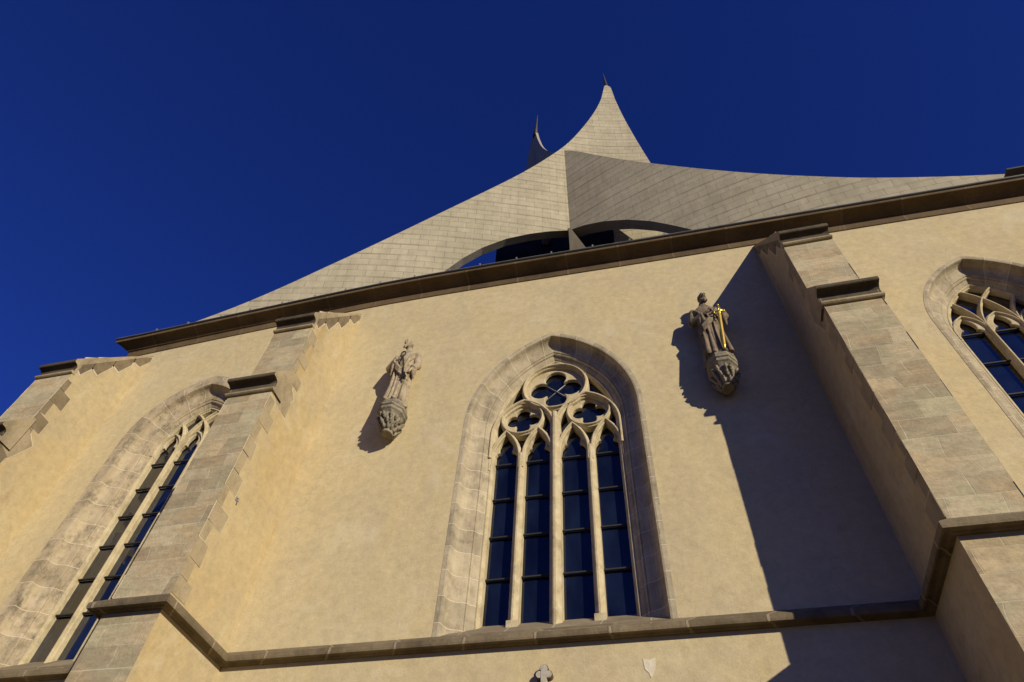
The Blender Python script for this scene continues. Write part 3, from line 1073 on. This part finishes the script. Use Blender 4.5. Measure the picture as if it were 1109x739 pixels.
def corbel(x, ztop, h):
    """half octagonal abacus over a leaf capital ending in a round flat boss"""
    b = MB()
    def octo(r, z, n=8, rot=math.pi / 8):
        return [(r * math.cos(rot + 2 * math.pi * i / n), r * math.sin(rot + 2 * math.pi * i / n), z) for i in range(n)]
    prof = [(.30, 0), (.355, 0), (.355, -.06), (.33, -.085), (.335, -.10), (.385, -.115), (.39, -.18), (.355, -.205), (.35, -.22), (.375, -.235), (.37, -.29), (.33, -.32), (.29, -.37)]
    rows = [octo(r, z) for r, z in prof]
    b.grid(rows, 0, closed_v=True, smooth=False)
    b.face(rows[0]); b.face(rows[-1][::-1])
    prof = [(.26, -.33), (.28, -.40), (.26, -.5), (.21, -.62), (.16, -.74), (.125, -.76), (.135, -.78), (.14, -.80), (.135, -h)]
    rows = [octo(r, z, 24) for r, z in prof]
    b.grid(rows, 0, closed_v=True)
    b.face(rows[0]); b.face(rows[-1][::-1])
    rnd = random.Random(int(x * 10))
    for ring, (rr, zz, sz, n) in enumerate(((.30, -.44, .06, 12), (.25, -.55, .055, 11), (.19, -.67, .045, 10))):
        for i in range(n):
            a = 2 * math.pi * (i + ring * .5) / n + rnd.uniform(-.1, .1)
            c = Vector((rr * math.cos(a), rr * math.sin(a), zz + rnd.uniform(-.02, .02)))
            o_ = Vector((math.cos(a), math.sin(a), 0))
            b.tube([c - o_ * .03 - Vector((0, 0, .10)), c - Vector((0, 0, .04)), c + o_ * .03 + Vector((0, 0, .03)), c + o_ * .065 + Vector((0, 0, .015))], [sz * .35, sz * .75, sz * .6, sz * .2], 7)
    b.box(-.12, .12, .0, .33, -.50, -.05)
    b.tube([(0, .30, -.35), (0, .16, -.62), (0, .03, -.78)], [.16, .14, .10], 10)
    q = remesh(b, "corbel", M['corbel'], church, (x + 2.0, -.275, ztop), .010, 1)
    q.scale = (.80, 1.0, .87)
    return q

def robe_rows(fold_seed, lean=0.0):
    rnd = random.Random(fold_seed)
    ph = [rnd.uniform(0, 6.28) for _ in range(4)]
    sec = [(.0, .285, .215), (.06, .29, .22), (.25, .262, .20), (.5, .245, .185), (.75, .24, .18), (.95, .232, .172), (1.08, .238, .168), (1.2, .25, .165), (1.34, .262, .158), (1.45, .262, .145), (1.53, .225, .128), (1.60, .15, .11), (1.66, .085, .088), (1.75, .07, .078)]
    rows = []
    N = 56
    for z, rx, ry in sec:
        row = []
        amp = .034 * max(0.0, min(1.0, (1.25 - z) / .8)) + .004
        for k in range(N):
            a = 2 * math.pi * k / N
            f = 1 + amp / .22 * (math.sin(9 * a + ph[0] + 1.1 * z) * .6 + math.sin(14 * a + ph[1] - .8 * z) * .5)
            row.append((rx * f * math.cos(a) + lean * z, ry * f * math.sin(a), z))
        rows.append(row)
    return rows

def head(b, c, turn, bald=True):
    c = Vector(c)
    ct, st = math.cos(turn), math.sin(turn)
    def P(x, y, z):
        return c + Vector((x * ct - y * st, x * st + y * ct, z))
    b.ball(P(0, .01, .02), (.088, .108, .125), n=18, m=12)
    b.ball(P(0, -.02, -.055), (.070, .085, .085), n=14, m=9)
    b.tube([P(0, -.098, .035), P(0, -.128, -.022)], [.014, .022], 7)          # nose
    for s in (-1, 1):
        b.ball(P(s * .036, -.097, .037), (.016, .010, .010), n=8, m=5)        # eyes
        b.tube([P(s * .012, -.108, .06), P(s * .06, -.088, .058)], .012, 6)   # brows
        b.ball(P(s * .09, .015, .0), (.013, .026, .036), n=8, m=5)            # ears
        b.ball(P(s * .075, .04, .03), (.028, .07, .06), n=10, m=6)            # hair above the ears
    b.tube([P(-.03, -.112, -.05), P(0, -.122, -.046), P(.03, -.112, -.05)], .011, 6)   # lips / moustache
    for i in range(7):                                                         # beard locks
        t = (i - 3) / 3
        b.tube([P(t * .065, -.075 + abs(t) * .04, -.07), P(t * .055, -.10 + abs(t) * .03, -.13), P(t * .03, -.085, -.19 + abs(t) * .05)], [.024, .022, .009], 7)
    b.ball(P(0, .07, .0), (.075, .05, .09), n=12, m=7)

def hand(b, c, aim, side):
    """palm, four curled fingers and a thumb"""
    c, aim = Vector(c), Vector(aim).normalized()
    up = Vector((0, 0, 1)) if abs(aim.z) < .8 else Vector((0, -1, 0))
    sd = aim.cross(up).normalized()
    nn = sd.cross(aim).normalized()
    b.tube([c - aim * .05, c, c + aim * .05], [.034, .042, .036], 8, flat=.6)
    for i in range(4):
        o = c + aim * .045 + nn * (.027 - .018 * i)
        L = (.052, .06, .056, .042)[i]
        b.tube([o, o + aim * L * .6, o + aim * L * .8 + sd * side * L * .4, o + aim * L * .45 + sd * side * L * .75], [.0125, .012, .011, .009], 6)
    b.tube([c + nn * .035, c + nn * .055 + aim * .03 + sd * side * .02, c + nn * .045 + aim * .055 + sd * side * .035], [.014, .013, .010], 6)

def arm(b, sh, el, ha):
    b.tube([sh, (Vector(sh) * .5 + Vector(el) * .5), el], [.098, .092, .085], 12)
    b.ball(sh, .10, n=12, m=8)
    b.ball(el, .088, n=12, m=8)
    e, h = Vector(el), Vector(ha)
    b.tube([e, e * .5 + h * .5, e * .2 + h * .8], [.085, .075, .072], 12)
    b.tube([e * .2 + h * .8, h], [.04, .035], 8)
    # hanging sleeve
    b.tube([e * .45 + h * .55, e * .45 + h * .55 + Vector((0, .02, -.16)), e * .6 + h * .4 + Vector((0, .03, -.30))], [.07, .055, .02], 10)

def mantle(b, pts, r):
    for off, k in ((0, 1.0), (.055, .8), (.11, .65)):
        b.tube([Vector(p) + Vector((0, -.005 * off, -off)) for p in pts], [r * k * q for q in (.8, 1, 1, 1, .8)][:len(pts)], 8)

# statue with the key, left of the central window
CX1, CZ1 = -5.13, 11.62
corbel(CX1, CZ1, .84)
st = empty("statue", None, (CX1, -.285, CZ1))
st['label'] = "tan bearded stone saint holding a dark key, on the corbel left of the central window"
st['category'] = "statue"
st.scale = (.97, 1.05, 1.17)
b = MB()
b.grid(robe_rows(3), 0, closed_v=True)
rr = robe_rows(3)
b.face(rr[0][::-1]); b.face(rr[-1])
head(b, (-.05, -.05, 1.87), -.25)
arm(b, (-.25, .0, 1.47), (-.37, -.04, 1.17), (-.10, -.22, 1.22)); hand(b, (-.06, -.235, 1.235), (.9, -.2, .15), 1)
arm(b, (.25, .0, 1.47), (.33, -.03, 1.14), (.27, -.17, .92)); hand(b, (.255, -.19, .88), (-.3, -.25, -.9), -1)
mantle(b, [(-.24, -.10, 1.42), (-.12, -.19, 1.10), (.02, -.225, .92), (.14, -.21, .82), (.22, -.12, .76)], .042)
mantle(b, [(.22, -.10, 1.46), (.16, -.165, 1.3), (.12, -.19, 1.1), (.10, -.20, .95), (.10, -.19, .7)], .035)
b.tube([(-.15, -.15, .95), (-.12, -.185, .45), (-.15, -.20, .05)], [.02, .045, .07], 9)
b.tube([(-.04, -.17, .85), (-.03, -.205, .4), (-.04, -.22, .05)], [.015, .03, .05], 9)
b.tube([(.06, -.165, .80), (.075, -.195, .4), (.06, -.215, .05)], [.015, .035, .055], 9)
b.tube([(.17, -.13, .75), (.18, -.16, .4), (.19, -.17, .05)], [.015, .035, .055], 9)
b.ball((-.10, -.25, .035), (.06, .10, .04), n=10, m=6)
b.ball((.09, -.25, .035), (.06, .10, .04), n=10, m=6)
b.tube([(0, 0, -.0), (0, 0, .05)], [.29, .28], 16)
body = remesh(b, "figure", M['statue_tan'], st, (0, 0, 0), .0095, 1)
k = MB()
ring = [(.03 + .055 * math.cos(t * math.pi / 8), -.275, 1.32 + .065 * math.sin(t * math.pi / 8)) for t in range(17)]
k.tube(ring, .014, 7)
k.tube([(.03, -.275, 1.26), (.11, -.27, .95), (.17, -.25, .62)], .019, 8)
k.box(.135, .235, -.275, -.245, .60, .66)
k.box(.125, .20, -.278, -.248, .69, .74)
k.build("key", M['dark_key'], st)

# statue with the gilded sword
CX2, CZ2 = 1.61, 11.59
corbel(CX2, CZ2, .82)
s2 = empty("statue", None, (CX2, -.285, CZ2))
s2['label'] = "dark sooty stone saint with a gilded sword, on the corbel beside the right buttress"
s2['category'] = "statue"
s2.scale = (1.0, 1.05, 1.16)
b = MB()
rr = robe_rows(8)
b.grid(rr, 0, closed_v=True)
b.face(rr[0][::-1]); b.face(rr[-1])
head(b, (.04, -.05, 1.87), .2)
arm(b, (-.24, .0, 1.48), (-.31, -.04, 1.16), (-.02, -.23, 1.20)); hand(b, (.03, -.25, 1.215), (.95, -.15, .1), 1)
arm(b, (.25, .0, 1.47), (.36, -.05, 1.20), (.28, -.25, 1.19)); hand(b, (.255, -.285, 1.19), (-.5, -.6, .1), -1)
mantle(b, [(.23, -.10, 1.44), (.10, -.19, 1.14), (-.03, -.225, .98), (-.15, -.20, .86), (-.23, -.10, .80)], .042)
mantle(b, [(-.22, -.10, 1.46), (-.15, -.165, 1.3), (-.10, -.19, 1.1), (-.07, -.2, .95), (-.06, -.19, .75)], .035)
for x, zt_ in ((-.17, .75), (-.06, .85), (.05, .82), (.20, .7)):
    b.tube([(x, -.16, zt_ + .1), (x * 1.05, -.192, .4), (x * 1.15, -.21, .05)], [.012, .036, .055], 9)
b.ball((-.10, -.25, .035), (.06, .10, .04), n=10, m=6)
b.ball((.10, -.25, .035), (.06, .10, .04), n=10, m=6)
b.tube([(0, 0, 0), (0, 0, .05)], [.29, .28], 16)
remesh(b, "figure", M['statue_dark'], s2, (0, 0, 0), .0095, 1)
k = MB()
def blade(z0, z1, w0, w1, x0, x1, y0, y1):
    A = [(x0 - w0, y0, z0), (x0, y0 - .014, z0), (x0 + w0, y0, z0), (x0, y0 + .014, z0)]
    Bq = [(x1 - w1, y1, z1), (x1, y1 - .014, z1), (x1 + w1, y1, z1), (x1, y1 + .014, z1)]
    k.grid([A, Bq], 0, closed_v=True, smooth=False)
    k.face(A); k.face(Bq[::-1])
blade(1.10, .16, .036, .030, .225, .115, -.30, -.295)
blade(.16, .06, .030, .004, .115, .105, -.295, -.293)
k.tube([(.125, -.30, 1.085), (.225, -.31, 1.11), (.325, -.30, 1.10)], [.015, .02, .015], 8)
k.ball((.125, -.30, 1.085), .022, n=8, m=6)
k.ball((.325, -.30, 1.10), .022, n=8, m=6)
k.tube([(.225, -.305, 1.11), (.24, -.305, 1.26)], .016, 8)
k.ball((.242, -.305, 1.28), .026, n=10, m=6)
o = k.build("sword", M['gilt'], s2)
